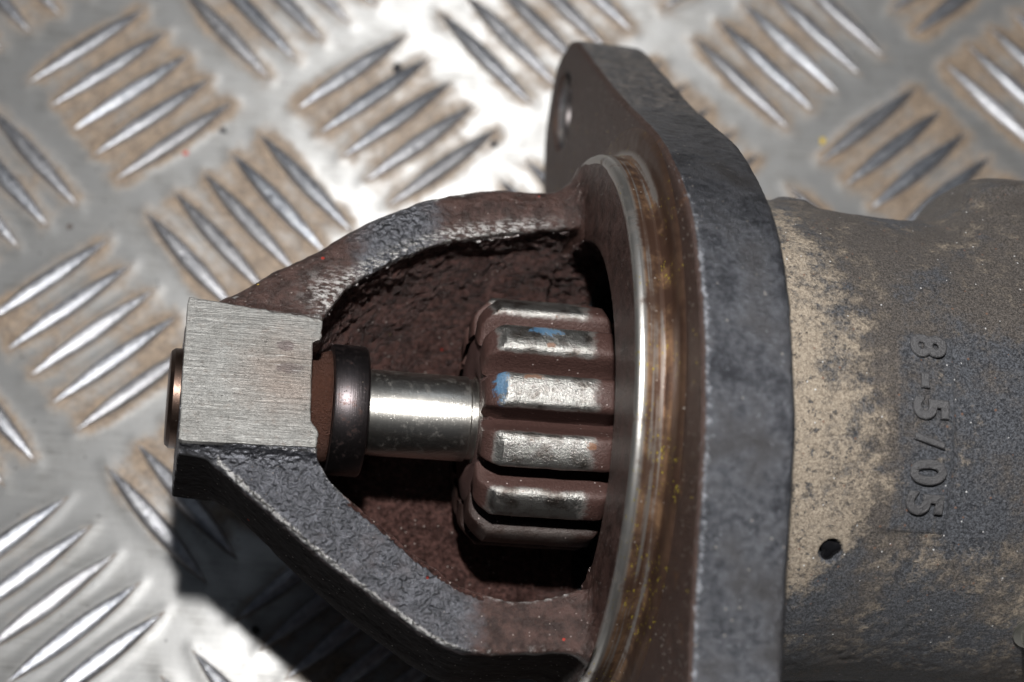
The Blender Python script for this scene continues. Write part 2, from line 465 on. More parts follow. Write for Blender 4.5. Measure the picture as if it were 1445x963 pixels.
# ------------------------------------------------------------------ mesh helpers (all in millimetres, scaled on the way out)
def mesh_np(name, V, F, smooth=True, attrs=None):
    me = bpy.data.meshes.new(name)
    V = np.asarray(V, np.float32) * MM
    if isinstance(F, np.ndarray):
        k = F.shape[1]
        me.vertices.add(len(V)); me.vertices.foreach_set('co', V.ravel())
        me.loops.add(F.size); me.loops.foreach_set('vertex_index', F.astype(np.int32).ravel())
        me.polygons.add(len(F))
        me.polygons.foreach_set('loop_start', np.arange(0, F.size, k, dtype=np.int32))
        me.update(calc_edges=True)
    else:
        me.from_pydata(V.tolist(), [], F)
        me.update()
    if smooth:
        me.polygons.foreach_set('use_smooth', np.ones(len(me.polygons), bool))
    for a, v in (attrs or {}).items():
        at = me.attributes.new(a, 'FLOAT', 'POINT')
        at.data.foreach_set('value', np.asarray(v, np.float32))
    return me


def add_obj(name, me, mat, parent=None, loc=None, rot=None):
    o = bpy.data.objects.new(name, me)
    col.objects.link(o)
    if mat is not None and len(me.materials) == 0:
        me.materials.append(mat)
    if parent:
        o.parent = parent
    if loc is not None:
        o.location = loc
    if rot is not None:
        o.rotation_euler = rot
    return o


def tag(o, label, cat, group=None):
    o['label'] = label
    o['category'] = cat
    if group:
        o['group'] = group


def vnoise(P, scale, seed):
    """value noise, -1..1, for an (N,3) array"""
    r = np.random.default_rng(seed)
    T = r.random((32, 32, 32)).astype(np.float32) * 2 - 1
    Q = P * scale + 1000.0
    i = np.floor(Q).astype(int); f = Q - i; f = f * f * (3 - 2 * f)
    out = 0
    for dx in (0, 1):
        for dy in (0, 1):
            for dz in (0, 1):
                wt = (f[:, 0] if dx else 1 - f[:, 0]) * (f[:, 1] if dy else 1 - f[:, 1]) * (f[:, 2] if dz else 1 - f[:, 2])
                out = out + wt * T[(i[:, 0] + dx) % 32, (i[:, 1] + dy) % 32, (i[:, 2] + dz) % 32]
    return out


def normals_of(V, F):
    a = V[F[:, 2]] - V[F[:, 0]]; b = V[F[:, 3]] - V[F[:, 1]]
    fn = np.cross(a, b)
    N = np.zeros_like(V)
    for k in range(4):
        for c in range(3):
            N[:, c] += np.bincount(F[:, k], fn[:, c], len(V))
    return N / (np.linalg.norm(N, axis=1, keepdims=True) + 1e-12)


def sdf_mesh(D, org, h):
    g = openvdb.FloatGrid(background=3.0)
    g.copyFromArray(np.clip(D, -3, 3).astype(np.float32))
    g.background = 3.0
    pts, quads = g.convertToQuads(isovalue=0.0)
    V = np.asarray(pts, np.float64) * h + np.array(org)
    F = np.asarray(quads, np.int64)
    N = normals_of(V, F)
    # orientation check: outward normals must point up the field
    idx = np.clip(np.round((V + N * h * 1.2 - np.array(org)) / h).astype(int), 0, np.array(D.shape) - 1)
    if np.mean(D[idx[:, 0], idx[:, 1], idx[:, 2]] > 0) < 0.5:
        F = F[:, ::-1]; N = -N
    return V, F, N


def poly_sdf(X, Y, poly):
    P = np.asarray(poly, float)
    d = np.full(X.shape, 1e9); ins = np.zeros(X.shape, bool)
    n = len(P)
    for i in range(n):
        a = P[i]; b = P[(i + 1) % n]; e = b - a
        wx = X - a[0]; wy = Y - a[1]
        t = np.clip((wx * e[0] + wy * e[1]) / (e @ e + 1e-12), 0, 1)
        d = np.minimum(d, (wx - e[0] * t) ** 2 + (wy - e[1] * t) ** 2)
        c = ((a[1] > Y) != (b[1] > Y)) & (X < (b[0] - a[0]) * (Y - a[1]) / (b[1] - a[1] + 1e-12) + a[0])
        ins ^= c
    d = np.sqrt(d)
    return np.where(ins, -d, d).astype(np.float32)


def spline(pts, per=8, closed=False):
    P = [np.array(p, float) for p in pts]; out = []
    n = len(P)
    for i in range(n if closed else n - 1):
        if closed:
            p0, p1, p2, p3 = P[i - 1], P[i], P[(i + 1) % n], P[(i + 2) % n]
        else:
            p0, p1, p2, p3 = P[max(i - 1, 0)], P[i], P[i + 1], P[min(i + 2, n - 1)]
        for k in range(per):
            t = k / per
            out.append(0.5 * ((2 * p1) + (-p0 + p2) * t + (2 * p0 - 5 * p1 + 4 * p2 - p3) * t * t + (-p0 + 3 * p1 - 3 * p2 + p3) * t ** 3))
    if not closed:
        out.append(P[-1])
    return out


def smax(a, b, k):
    h = np.clip(0.5 + 0.5 * (a - b) / k, 0, 1)
    return b + (a - b) * h + k * h * (1 - h)


def smin(a, b, k):
    return -smax(-a, -b, k)


def lathe(profile, seg=160, a0=0.0, a1=2 * math.pi, noise=0.0, seed=1, center=(0, 0)):
    """profile: (a, r) pairs; revolved about the motor axis (x)"""
    pr = np.array(profile, float)
    full = abs(a1 - a0 - 2 * math.pi) < 1e-6
    th = np.linspace(a0, a1, seg + (0 if full else 1), endpoint=not full)
    V = np.zeros((len(th), len(pr), 3))
    V[:, :, 0] = pr[None, :, 0]
    V[:, :, 1] = pr[None, :, 1] * np.sin(th)[:, None] + center[0]
    V[:, :, 2] = pr[None, :, 1] * np.cos(th)[:, None] + center[1]
    V = V.reshape(-1, 3)
    if noise:
        rr = V.copy(); rr[:, 0] = 0
        V += rr / (np.linalg.norm(rr, axis=1, keepdims=True) + 1e-9) * (vnoise(V, 0.35, seed) * noise)[:, None]
    k = len(pr); F = []
    m = len(th)
    for i in range(m if full else m - 1):
        j = (i + 1) % m
        for q in range(k - 1):
            F.append((i * k + q, i * k + q + 1, j * k + q + 1, j * k + q))
    F = np.array(F)
    return V, F


def orient(me):
    bm = bmesh.new(); bm.from_mesh(me)
    bmesh.ops.remove_doubles(bm, verts=bm.verts, dist=1e-7)
    bmesh.ops.recalc_face_normals(bm, faces=bm.faces)
    bm.to_mesh(me); bm.free()
    return me


def sharp(me, deg):
    me.set_sharp_from_angle(angle=math.radians(deg))
    return me


# ================================================================== THE PLATE
PX, PY = 46.0, 46.198
SP, BL, ANG = 6.108, 25.78, 0.78205
bars = []
for b2 in range(-8, 12):
    for a2 in range(-10, 18):
        if (a2 + b2) % 2:
            continue
        if a2 % 2 == 0 and b2 % 2 == 0:
            typ = 'A'
        elif a2 % 2 and b2 % 2:
            typ = 'B'
        else:
            continue
        cx, cy = a2 * PX / 2, -b2 * PY / 2
        for i in range(-2, 3):
            if typ == 'A':
                nx, ny, ang = math.sin(ANG), -math.cos(ANG), ANG
            else:
                nx, ny, ang = math.sin(ANG), math.cos(ANG), -ANG
            bars.append((cx + nx * i * SP, cy + ny * i * SP, ang))
bars = np.array(bars)


def axis_pts(lo, hi, flo, fhi, fine, coarse):
    return np.concatenate([np.arange(lo, flo, coarse), np.arange(flo, fhi, fine), np.arange(fhi, hi + coarse, coarse)])


xs = axis_pts(-170, 290, -45, 180, 0.62, 5.0)
ys = axis_pts(-230, 170, -125, 55, 0.62, 5.0)
GX, GY = np.meshgrid(xs, ys, indexing='ij')
P2 = np.stack([GX.ravel(), GY.ravel()], 1)
best = np.full(len(P2), 9.0); halo = np.zeros(len(P2))
for bx, by, an in bars:
    if not (-180 < bx < 300 and -240 < by < 180):
        continue
    m = (abs(P2[:, 0] - bx) < 17) & (abs(P2[:, 1] - by) < 17)
    if not m.any():
        continue
    q = P2[m] - (bx, by)
    t = q[:, 0] * math.cos(an) + q[:, 1] * math.sin(an)
    s = -q[:, 0] * math.sin(an) + q[:, 1] * math.cos(an)
    u = np.clip(abs(t) / (BL / 2), 0, 1)
    wd = 1.95 * (1 - u ** 2.2)
    d = np.sqrt(np.maximum(abs(t) - BL / 2, 0) ** 2 + np.maximum(abs(s) - wd, 0) ** 2)
    best[m] = np.minimum(best[m], d)
P3 = np.c_[P2, np.zeros(len(P2))]
Z = 0.07 * np.exp(-(best / 1.1) ** 2) + 0.045 * vnoise(P3, 0.035, 3) + 0.012 * vnoise(P3, 0.11, 4) + 0.003 * vnoise(P3, 0.5, 5)
fill = np.zeros(len(P2))
for a2 in range(-8, 14):
    for b2 in range(-8, 9):
        if (a2 + b2) % 2 == 0:
            gx, gy = a2 * PX / 2, -b2 * PY / 2
            an = ANG if a2 % 2 == 0 else -ANG
            qx, qy = P2[:, 0] - gx, P2[:, 1] - gy
            t = qx * math.cos(an) + qy * math.sin(an); s = -qx * math.sin(an) + qy * math.cos(an)
            fill = np.maximum(fill, np.clip((15.5 - np.abs(t)) / 4.0, 0, 1) * np.clip((17.0 - np.abs(s)) / 3.0, 0, 1) * (0.8 + 0.35 * rng.random()))
dirt = fill * (0.36 + 0.30 * np.exp(-(best / 1.6) ** 1.5)) + 0.10 * np.exp(-(best / 3.0) ** 2) + fill * (0.30 * vnoise(P3, 0.07, 8) + 0.24 * vnoise(P3, 0.20, 9)) + 0.08 * vnoise(P3, 0.04, 10)
# the plate is cleaner at the lower left of the motor and grimier beyond it
dirt -= 0.26 * np.clip((-(P2[:, 1]) - 60) / 22, 0, 1)
dirt += 0.10 * np.clip((P2[:, 0] - 95) / 40, 0, 1)
nx_, ny_ = len(xs), len(ys)
I = np.arange(nx_ * ny_).reshape(nx_, ny_)
F = np.stack([I[:-1, :-1], I[1:, :-1], I[1:, 1:], I[:-1, 1:]], -1).reshape(-1, 4)
me = mesh_np('checker_plate', np.c_[P2, Z], F, True, {'dirt': np.clip(dirt, 0, 1)})
plate = add_obj('checker_plate', me, mat_plate())
plate['kind'] = 'structure'
plate['label'] = 'dirty aluminium five-bar tread plate under the motor'


def bar_mesh(seed):
    r = np.random.default_rng(seed)
    nt_, ns = 27, 11
    V = []
    for i in range(nt_):
        u = -1 + 2 * i / (nt_ - 1)
        wd = 1.68 * (1 - abs(u) ** 2.0) + 0.04
        ht = 1.12 * (1 - abs(u) ** 2.6) + 0.04
        for j in range(ns):
            s = -1 + 2 * j / (ns - 1)
            prof = (1 - abs(s) ** 3.6) * (1 - 0.10 * s)
            V.append((u * BL / 2, s * wd, -0.12 + (ht + 0.12) * prof))
    V = np.array(V)
    V[:, 2] += 0.05 * vnoise(V + seed * 31, 0.35, seed) * (V[:, 2] > 0)
    V[:, 1] += 0.06 * vnoise(V + seed * 17, 0.25, seed + 5)
    I = np.arange(nt_ * ns).reshape(nt_, ns)
    F = np.stack([I[:-1, :-1], I[1:, :-1], I[1:, 1:], I[:-1, 1:]], -1).reshape(-1, 4)
    return V, F


barmat = mat_bar()
bmesh_pool = []
for s in range(5):
    V, F = bar_mesh(s + 1)
    m_ = mesh_np('raised_bar', V, F, True)
    m_.materials.append(barmat)
    bmesh_pool.append((m_, V, F))
inner, outer = [], []
for bx, by, an in bars:
    if -45 < bx < 190 and -128 < by < 62:
        inner.append((bx, by, an))
    elif -160 < bx < 280 and -220 < by < 160:
        outer.append((bx, by, an))
for k, (bx, by, an) in enumerate(inner):
    o = add_obj('raised_bar', bmesh_pool[k % 5][0], None, plate, (bx * MM, by * MM, 0.12 * MM), (0, 0, an + (math.pi if k % 3 == 0 else 0)))
VV, FF, off = [], [], 0
for k, (bx, by, an) in enumerate(outer):
    _, V, F = bmesh_pool[k % 5]
    c, s = math.cos(an), math.sin(an)
    VV.append(np.c_[V[:, 0] * c - V[:, 1] * s + bx, V[:, 0] * s + V[:, 1] * c + by, V[:, 2] + 0.12])
    FF.append(F + off); off += len(V)
o = add_obj('raised_bar_field', mesh_np('raised_bar_field', np.concatenate(VV), np.concatenate(FF)), barmat, plate)
o['kind'] = 'stuff'

# ================================================================== THE STARTER MOTOR
PIT, YAW = 0.098, 0.063
ea = Vector((math.cos(PIT) * math.cos(YAW), math.cos(PIT) * math.sin(YAW), -math.sin(PIT)))
ev = Vector((-math.sin(YAW), math.cos(YAW), 0))
ew = ea.cross(ev)
motor = bpy.data.objects.new('starter_motor', None)
motor.empty_display_size = 0.02
col.objects.link(motor)
motor.matrix_world = Matrix.Translation(Vector((54, -77.566, 50)) * MM) @ Matrix((ea, ev, ew)).transposed().to_4x4()
tag(motor, 'greasy used starter motor with open gear window lying on the tread plate', 'starter motor')

# ---- nose housing -------------------------------------------------
h = 0.34
A = np.arange(-36, 26.6, h, dtype=np.float32); Vv = np.arange(-41, 41, h, dtype=np.float32); W = np.arange(-31, 40, h, dtype=np.float32)
A2, V2 = np.meshgrid(A, Vv, indexing='ij')
O_up = spline([(-33.4, 9.6), (-30, 12.2), (-26.5, 14.2), (-23, 16.6), (-17.5, 20.0), (-11.5, 24.4), (-5, 28.3), (-1, 30.1), (7, 32.2), (14.5, 33.0), (20, 34.0), (27, 35)], 5)
O_lo = spline([(27, -35), (16, -35.3), (7.6, -36.2), (3, -35.8), (-1.4, -33.7), (-8.7, -28.6), (-16, -23.4), (-22.5, -18.1), (-28.4, -13.2), (-30, -11.4), (-33.4, -11.1)], 5)
dO = poly_sdf(A2, V2, O_up + O_lo)
I_pts = spline([(-15.8, 8.6), (-14.6, 10.7), (-12, 14.3), (-6, 18.6), (1, 22.0), (10, 24.3), (19, 26), (23, 26)], 5) + \
        spline([(23, -27), (19, -26.8), (16, -27.9), (10.4, -28.9), (4, -26.9), (-1.5, -23.4), (-7, -18.9), (-12.7, -14.9), (-15, -12.2), (-15.8, -10.8), (-15.9, -8.4)], 5) + \
        [(-17.2, -7.8), (-17.2, 4.0), (-15.9, 4.6)]
dI = poly_sdf(A2, V2, I_pts)
w3 = W[None, None, :]
a3 = A[:, None, None]; v3 = Vv[None, :, None]
# how the outside tucks under with depth
bot = -9.5 - 15.0 * np.clip((A + 32) / 25, 0, 1) ** 0.8
dep = np.clip((-4 - w3) / (-4 - bot[:, None, None]), 0, 1)
tuck = 13.0 * (1 - np.sqrt(np.clip(1 - dep ** 2, 0, 1))) + 0.12 * np.clip(9 - w3, 0, 13)
out_ = dO[:, :, None] + tuck
out_ = smax(out_, bot[:, None, None] - w3, 2.0)
rim = 9.4 + 0.0 * v3 + 0.6 * np.clip(v3 / 20, 0, 1) - 0.05 * np.clip(-a3 - 14, 0, 20)
kk = np.where(v3 > 0, 5.0, 1.0).astype(np.float32)
# the lower arm's upper face leans slightly outwards
lean = np.where(v3 < 0, 0.16 * np.clip(-v3 - 12, 0, 30), 0.0)
out_ = smax(out_, w3 - rim + lean * np.clip((12 - a3) / 20, 0, 1), kk)
# the block round the front bearing
bx = np.maximum(np.abs(a3 + 24.7) - 8.9, np.maximum(np.abs(v3 + 0.85 + 0.043 * (a3 + 33)) - 9.85, np.abs(w3 - 1.3) - 10.5))
out_ = smin(out_, bx.astype(np.float32), 2.4)
out_ = np.maximum(out_, w3 - 11.8)
out_ = np.maximum(out_, -33.5 - a3)
# boss face and its hole
rr = np.sqrt(v3 ** 2 + w3 ** 2)
boss = np.maximum(np.maximum(rr - 37.1, 20.1 - a3), a3 - 25.8)
kb = (0.8 + 3.6 * np.clip((np.abs(v3) - 25.0) / 4.0, 0, 1)).astype(np.float32)
wall = out_.copy()
out_ = smin(out_, boss, kb)
out_ = np.where(a3 > 20.1, np.maximum(out_, rr - 37.1), out_)
# cavity
depI = np.clip((-2 - w3) / 18.5, 0, 1)
tuckI = 11.0 * (1 - np.sqrt(np.clip(1 - depI ** 2, 0, 1))) - 1.2 * np.clip((9 - w3) / 6, 0, 1) + np.where(v3 > 0, 0.26, 0.0) * np.clip(7 - w3, 0, 30)
cav = np.maximum(dI[:, :, None] + tuckI, -18.6 - w3)
cav = np.maximum(cav, a3 - 19.9)
cav = np.where(w3 < 0, np.maximum(cav, wall + 2.6 + 0.8 * np.clip(w3 + 3, 0, 3)), cav)
hole = np.maximum(rr - 25.6, 18.6 - a3)
hole = np.where(a3 < 24.5, np.maximum(hole, -19.0 - w3), hole)
cav = np.minimum(cav, hole)
D = smax(out_, -cav, 0.5)
# close the field at the grid's far side
D[-1, :, :] = 1; D[0] = 1
V, F, N = sdf_mesh(D, (A[0], Vv[0], W[0]), h)
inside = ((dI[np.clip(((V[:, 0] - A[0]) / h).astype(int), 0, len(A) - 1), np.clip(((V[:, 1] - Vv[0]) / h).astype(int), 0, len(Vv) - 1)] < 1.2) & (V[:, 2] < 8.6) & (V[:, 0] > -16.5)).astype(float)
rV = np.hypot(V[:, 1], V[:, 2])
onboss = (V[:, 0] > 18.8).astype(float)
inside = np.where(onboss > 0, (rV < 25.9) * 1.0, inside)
upwall = inside * (V[:, 1] > 6)
disp = 0.10 * vnoise(V, 0.55, 21) + 0.07 * vnoise(V, 1.3, 22) + 0.20 * vnoise(V, 0.13, 23) * (1 - onboss)
disp += upwall * (0.22 * vnoise(V, 0.9, 25) + 0.26 * vnoise(V, 1.6, 26) + 0.40 * vnoise(V, 0.3, 27))
disp += inside * (1 - upwall) * 0.18 * vnoise(V, 1.0, 28)
disp *= np.where(onboss * (1 - inside) > 0, 0.35, 1.0)
disp *= np.where(V[:, 2] > 11.4, 0.15, 1.0)
V = V + N * disp[:, None]
sm = lambda x, a, b: np.clip((x - a) / (b - a), 0, 1)
grease = np.full(len(V), 0.15)
grease = np.maximum(grease, sm(V[:, 0], -3, 12))
grease = np.where((V[:, 1] > 0), np.maximum(grease, np.maximum(sm(-V[:, 0], 6, 15), sm(V[:, 0], -6, 4))), grease)
grease = np.where((V[:, 1] > 0) & (V[:, 2] < 3), 0.3, grease)
grease = np.where((V[:, 1] < 0) & (V[:, 0] < 2) & (V[:, 2] < 8) & (inside < 0.5), 0.35, grease)
grease = np.maximum(grease, inside)
grease = np.maximum(grease, onboss)
bare = np.exp(-((V[:, 0] + 14) / 3.0) ** 2 - ((V[:, 1] - 12.5) / 2.5) ** 2) * (V[:, 2] > 7)
dIv = dI[np.clip(((V[:, 0] - A[0]) / h).astype(int), 0, len(A) - 1), np.clip(((V[:, 1] - Vv[0]) / h).astype(int), 0, len(Vv) - 1)]
bare = np.maximum(bare, (V[:, 1] > 8) * (V[:, 2] > 8.0) * np.exp(-((dIv - 0.5) / 1.0) ** 2) * np.clip(1 - (V[:, 0] - 8) / 10, 0, 1))
dOv = dO[np.clip(((V[:, 0] - A[0]) / h).astype(int), 0, len(A) - 1), np.clip(((V[:, 1] - Vv[0]) / h).astype(int), 0, len(Vv) - 1)]
edgeln = (V[:, 1] < -8) * (V[:, 0] > -28.5) * (1 - 0.75 * sm(V[:, 0], 2, 9)) * np.exp(-((dOv + 0.55) / 0.55) ** 2) * (V[:, 2] > 4.5) * sm(N[:, 2], 0.35, 0.7)
worn = (1 - inside) * np.where((V[:, 1] < 0), 1.0, 0.7) * (V[:, 2] > 1) * (V[:, 0] < 19)
oily_shade = (1 - inside) * (1 - sm(V[:, 2], 8.0, 9.0)) * (V[:, 1] < -9.5) * (V[:, 0] < 19.5)  # lower arm's side face: dark grease with its shade painted in
oily_shade = oily_shade * sm(-N[:, 1], 0.3, 0.7)
nose_me = mesh_np('nose_housing', V, F, True, {'edge': edgeln, 'oily_shade': oily_shade, 'grease': grease, 'inside': inside, 'bare': np.clip(bare * 1.6, 0, 1), 'worn': worn})
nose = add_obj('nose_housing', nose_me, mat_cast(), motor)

# milled face of the block, with its nicked edges
def ragged(p, q, n, amp, seed):
    r = np.random.default_rng(seed)
    p, q = np.array(p), np.array(q); d = q - p; nn = np.array([-d[1], d[0]]) / np.linalg.norm(d)
    out = []
    x = 0.0
    for i in range(n):
        t = i / n
        x = 0.6 * x + r.normal() * amp
        out.append(tuple(p + d * t + nn * x * (0 if i == 0 else 1)))
    return out

edge_pts = ragged((-33.45, 9.25), (-15.9, 7.6), 40, 0.06, 1) + ragged((-15.85, 7.3), (-15.9, 4.6), 5, 0.05, 2) + \
    ragged((-16.15, 4.5), (-17.0, 4.2), 3, 0.02, 3) + ragged((-17.05, 4.0), (-17.0, -6.9), 16, 0.02, 4) + \
    ragged((-16.9, -7.1), (-16.0, -8.3), 4, 0.03, 5) + ragged((-15.95, -8.5), (-15.95, -10.4), 4, 0.04, 6) + \
    ragged((-16.1, -10.75), (-33.5, -11.15), 34, 0.028, 7) + ragged((-33.6, -10.9), (-33.6, 9.1), 26, 0.025, 8)
bm = bmesh.new()
vs_ = [bm.verts.new((x * MM, y * MM, 12.05 * MM)) for x, y in edge_pts]
f = bm.faces.new(vs_)
if f.normal.z < 0:
    f.normal_flip()
f.normal_update()
if f.normal.z < 0:
    f.normal_flip()
r = bmesh.ops.extrude_face_region(bm, geom=[f])
vs2 = [g for g in r['geom'] if isinstance(g, bmesh.types.BMVert)]
for v in vs2:
    v.co.z += -0.9 * MM
bmesh.ops.recalc_face_normals(bm, faces=bm.faces)
top_edges = [e for e in bm.edges if all(abs(v.co.z - 12.05 * MM) < 1e-7 for v in e.verts)]
bmesh.ops.bevel(bm, geom=top_edges, offset=0.16 * MM, segments=2, affect='EDGES', profile=0.6)
bmesh.ops.triangulate(bm, faces=[f for f in bm.faces if len(f.verts) > 4])
me = bpy.data.meshes.new('milled_face'); bm.to_mesh(me); bm.free()
add_obj('milled_face', me, mat_milled(), motor)

# ---- mounting flange ---------------------------------------------
hf = 0.42
outline = [(76.2, -20.5), (73.6, -14.2), (62, -2.6), (54.5, 4.6), (47, 12), (39.5, 20), (32, 28), (24, 35.5), (15, 42), (8, 45.4), (0, 47.2), (-8, 47.6), (-14, 47.0), (-19, 46), (-29, 42.3), (-38, 38.6), (-46, 36), (-56, 35), (-66, 36.5), (-74, 33), (-78, 26), (-77, 18), (-71, 11), (-62, 3), (-47, -12), (-32, -28), (-15, -42.5), (0, -47), (12, -46.5), (19, -44.5), (29, -41.5), (45, -39.5), (60, -38.5), (68, -37.6), (73.5, -33.5), (77, -27)]
pf = np.array(spline(outline, 4, True))
FV = np.arange(-81, 80, hf, dtype=np.float32); FW = np.arange(-50, 50, hf, dtype=np.float32)
v2, w2 = np.meshgrid(FV, FW, indexing='ij')
d2 = poly_sdf(v2, w2, pf)
hd = np.minimum(np.hypot(v2 - 66, w2 + 23.3) - 6.3, np.hypot(v2 + 66, w2 - 23.3) - 6.3)
FA = np.arange(23.5, 38.6, hf, dtype=np.float32)
fa = FA[:, None, None]
step = 0.7 * np.clip((d2 * 0 + v2 - 44) / 2.0, 0, 1)[None] * 1.0
body_ = smax(smax(d2[None] + 0.02 * (fa - 25), (25.1 - fa), 0.9), fa - 36.7, 1.4)
ctr = np.maximum(np.hypot(v2, w2)[None] - 24.5, fa - 60) * 1.0
D = smax(body_, -hd[None] - 0.0 * fa, 0.7)
D = np.maximum(D, -(np.hypot(v2, w2)[None] - 25.4))
# casting fillet between pilot ring and flange face
ringf = np.maximum(np.hypot(v2, w2)[None] - 37.6, 24.2 - fa) + 0 * fa
fil = smin(D, np.maximum(ringf, -(np.hypot(v2, w2)[None] - 30)), 2.6)
D = np.where(fa < 29, np.maximum(fil, -(np.hypot(v2, w2)[None] - 25.4)), D)
D[0] = 1; D[-1] = 1
V, F, N = sdf_mesh(D, (FA[0], FV[0], FW[0]), hf)
disp = 0.06 * vnoise(V, 0.6, 31) + 0.20 * vnoise(V, 0.10, 32) + 0.05 * vnoise(V, 1.2, 33)
front = (N[:, 0] < -0.6)
disp *= np.where(front, 0.35, 1.0)
V = V + N * disp[:, None]
d2v = d2[np.clip(((V[:, 1] - FV[0]) / hf).astype(int), 0, len(FV) - 1), np.clip(((V[:, 2] - FW[0]) / hf).astype(int), 0, len(FW) - 1)]
edgeln = np.exp(-((V[:, 0] - 25.9) / 0.55) ** 2) * (d2v > -1.5) * (1 - sm(V[:, 1], 12, 30))
rim_ = np.clip(N[:, 0] * 1.0 + 0.75, 0, 1) * 1.4
gre = np.clip(1.0 - rim_, 0, 1) + 0.25 * sm(V[:, 1], 0, 30) * sm(28.5 - V[:, 0], 0, 2)
dust = sm(V[:, 1], 15, 45) * (N[:, 0] > -0.5) * 0.65
gre = np.where(V[:, 1] > 40, np.maximum(gre * 0.9, 0.05), gre)
me = mesh_np('mounting_flange', V, F, True, {'edge': edgeln, 'grease': gre, 'dust': dust, 'worn': (V[:, 1] < 22) * 1.0 * (V[:, 0] < 28)})
add_obj('mounting_flange', me, mat_flange(), motor)
# bush pressed into the flange's bolt hole
V, F = lathe([(28.0, 6.25), (26.6, 6.1), (26.45, 5.7), (26.5, 4.9), (27.0, 4.5), (33, 4.4), (33.2, 0.2)], 48, center=(66, -23.3))
me = orient(mesh_np('bolt_hole_bush', V, F)); sharp(me, 40)
add_obj('bolt_hole_bush', me, mat_steel('bush_steel', (0.22, 0.20, 0.20), 0.40, 0.8, False), motor)
V, F = lathe([(25.9, 6.1), (25.6, 5.9), (25.7, 5.0), (26.2, 4.6), (34, 4.5), (34.2, 0.2)], 48, center=(-66, 23.3))
me = orient(mesh_np('bolt_hole_bush', V, F)); sharp(me, 40)
add_obj('bolt_hole_bush', me, bpy.data.materials['bush_steel'], motor)

# ---- pilot ring ---------------------------------------------------
V, F = lathe([(20.15, 36.2), (20.0, 37.05), (20.25, 37.45), (20.9, 37.75), (21.0, 37.72), (22.8, 37.72), (22.95, 37.55), (23.7, 37.52), (23.9, 37.8), (24.25, 38.2), (24.45, 39.4), (24.42, 40.8), (24.6, 41.3), (24.9, 41.7), (25.5, 42.2)], 320, noise=0.03, seed=3)
me = orient(mesh_np('pilot_ring', V, F)); sharp(me, 50)
add_obj('pilot_ring', me, mat_ring(), motor)

# ---- motor body ---------------------------------------------------
na, nth = 420, 620
aa = np.linspace(35.5, 122, na); tt = np.linspace(0, 2 * np.pi, nth, endpoint=False)
AA, TT = np.meshgrid(aa, tt, indexing='ij')
R0 = 33.2 - 0.6 * np.exp(-((AA - 64) / 9) ** 2) + 0.5 * np.exp(-((AA - 45) / 6) ** 2)
# shoulder towards the far side (+v), dying out over the top
angd = lambda t, c: np.abs((t - c + np.pi) % (2 * np.pi) - np.pi)
side = np.exp(-(angd(TT, math.radians(75)) / 0.62) ** 4)
shoulder = np.clip((AA - 66.5) / 11.5, 0, 1); shoulder = shoulder * shoulder * (3 - 2 * shoulder)
R0 += side * shoulder * 5.2
ledge = np.clip((TT - math.radians(50)) / math.radians(4), 0, 1) * (TT < math.radians(130)) * np.clip((AA - 71.5) / 2.2, 0, 1)
ledge = ledge * ledge * (3 - 2 * ledge)
R0 += 1.5 * ledge
ridge = np.exp(-((AA - (73 + 0 * TT)) / 1.0) ** 2) * np.exp(-((angd(TT, math.radians(52)) - 0.0) / 0.3) ** 2)
R0 += 0.0 * ridge
# a cast lump on the far silhouette beside the flange
R0 += 0.9 * np.exp(-((AA - 49) / 2.6) ** 4) * np.exp(-(angd(TT, math.radians(63)) / 0.10) ** 4)
# label pad: raised panel
CA, CT = 59.0, math.radians(-19.5)
pa = np.clip((4.1 - np.abs(AA - CA)) / 0.55, 0, 1)
pt = np.clip((math.radians(23) - angd(TT, CT)) / 0.02, 0, 1)
R0 += 0.38 * pa * pt
R0 += 0.25 * np.clip((1.0 - np.abs(AA - (CA - 4.6))) / 0.6, 0, 1) * pt
# small pit with oil, tiny casting scar
pit_a, pit_t = 48.2, math.radians(-47.2)
dp = np.hypot((AA - pit_a) / 1.45, (angd(TT, pit_t)) * 33 / 1.5)
R0 -= 1.5 * np.clip((1.15 - dp) / 0.45, 0, 1)
R0 -= 0.3 * np.exp(-((AA - 52.0) / 2.0) ** 4 - (angd(TT, math.radians(10.4)) * 33 / 0.5) ** 2)
Vb = np.stack([AA, R0 * np.sin(TT), R0 * np.cos(TT)], -1).reshape(-1, 3)
nn = 0.14 * vnoise(Vb, 0.16, 41) + 0.07 * vnoise(Vb, 0.7, 42) + 0.05 * vnoise(Vb, 1.6, 43)
rn = Vb.copy(); rn[:, 0] = 0; rn /= np.linalg.norm(rn, axis=1, keepdims=True)
Vb += rn * nn[:, None]
I = np.arange(na * nth).reshape(na, nth); J = np.roll(I, -1, 1)
F = np.stack([I[:-1], J[:-1], J[1:], I[1:]], -1).reshape(-1, 4)
a_, t_ = AA.ravel(), (TT.ravel() + np.pi) % (2 * np.pi) - np.pi
td = np.degrees(t_)
nz = vnoise(Vb, 0.10, 44) * 0.5 + vnoise(Vb, 0.25, 45) * 0.3
strip = np.clip(1 - (a_ - 43.5 - 0.10 * np.clip(-td, -30, 45) + 9 * nz) / 15.0, 0, 1)
strip = strip * sm(td - (-58 + 2.1 * (a_ - 45.5)), -2, 6) * (1 - 0.7 * sm(td, 25, 60)) * (0.86 + 0.12 * sm(-td, 0, 14))
right = 0.27 + 0.16 * nz + 0.06 * sm(a_, 66, 80) + 0.12 * sm(td, 30, 50)
pad = (pa * pt).ravel()
dust = strip + 0.12 * (1 - sm(td, 45, 60)) * (td > 18) * sm(a_, 52, 70)
dust = np.where((td < -42) & (strip < 0.05), 0.16 + 0.28 * np.clip(nz + 0.25, 0, 1) + 0.1 * (a_ > 75), dust)
dust *= (1 - 0.75 * (pa * pt).ravel())
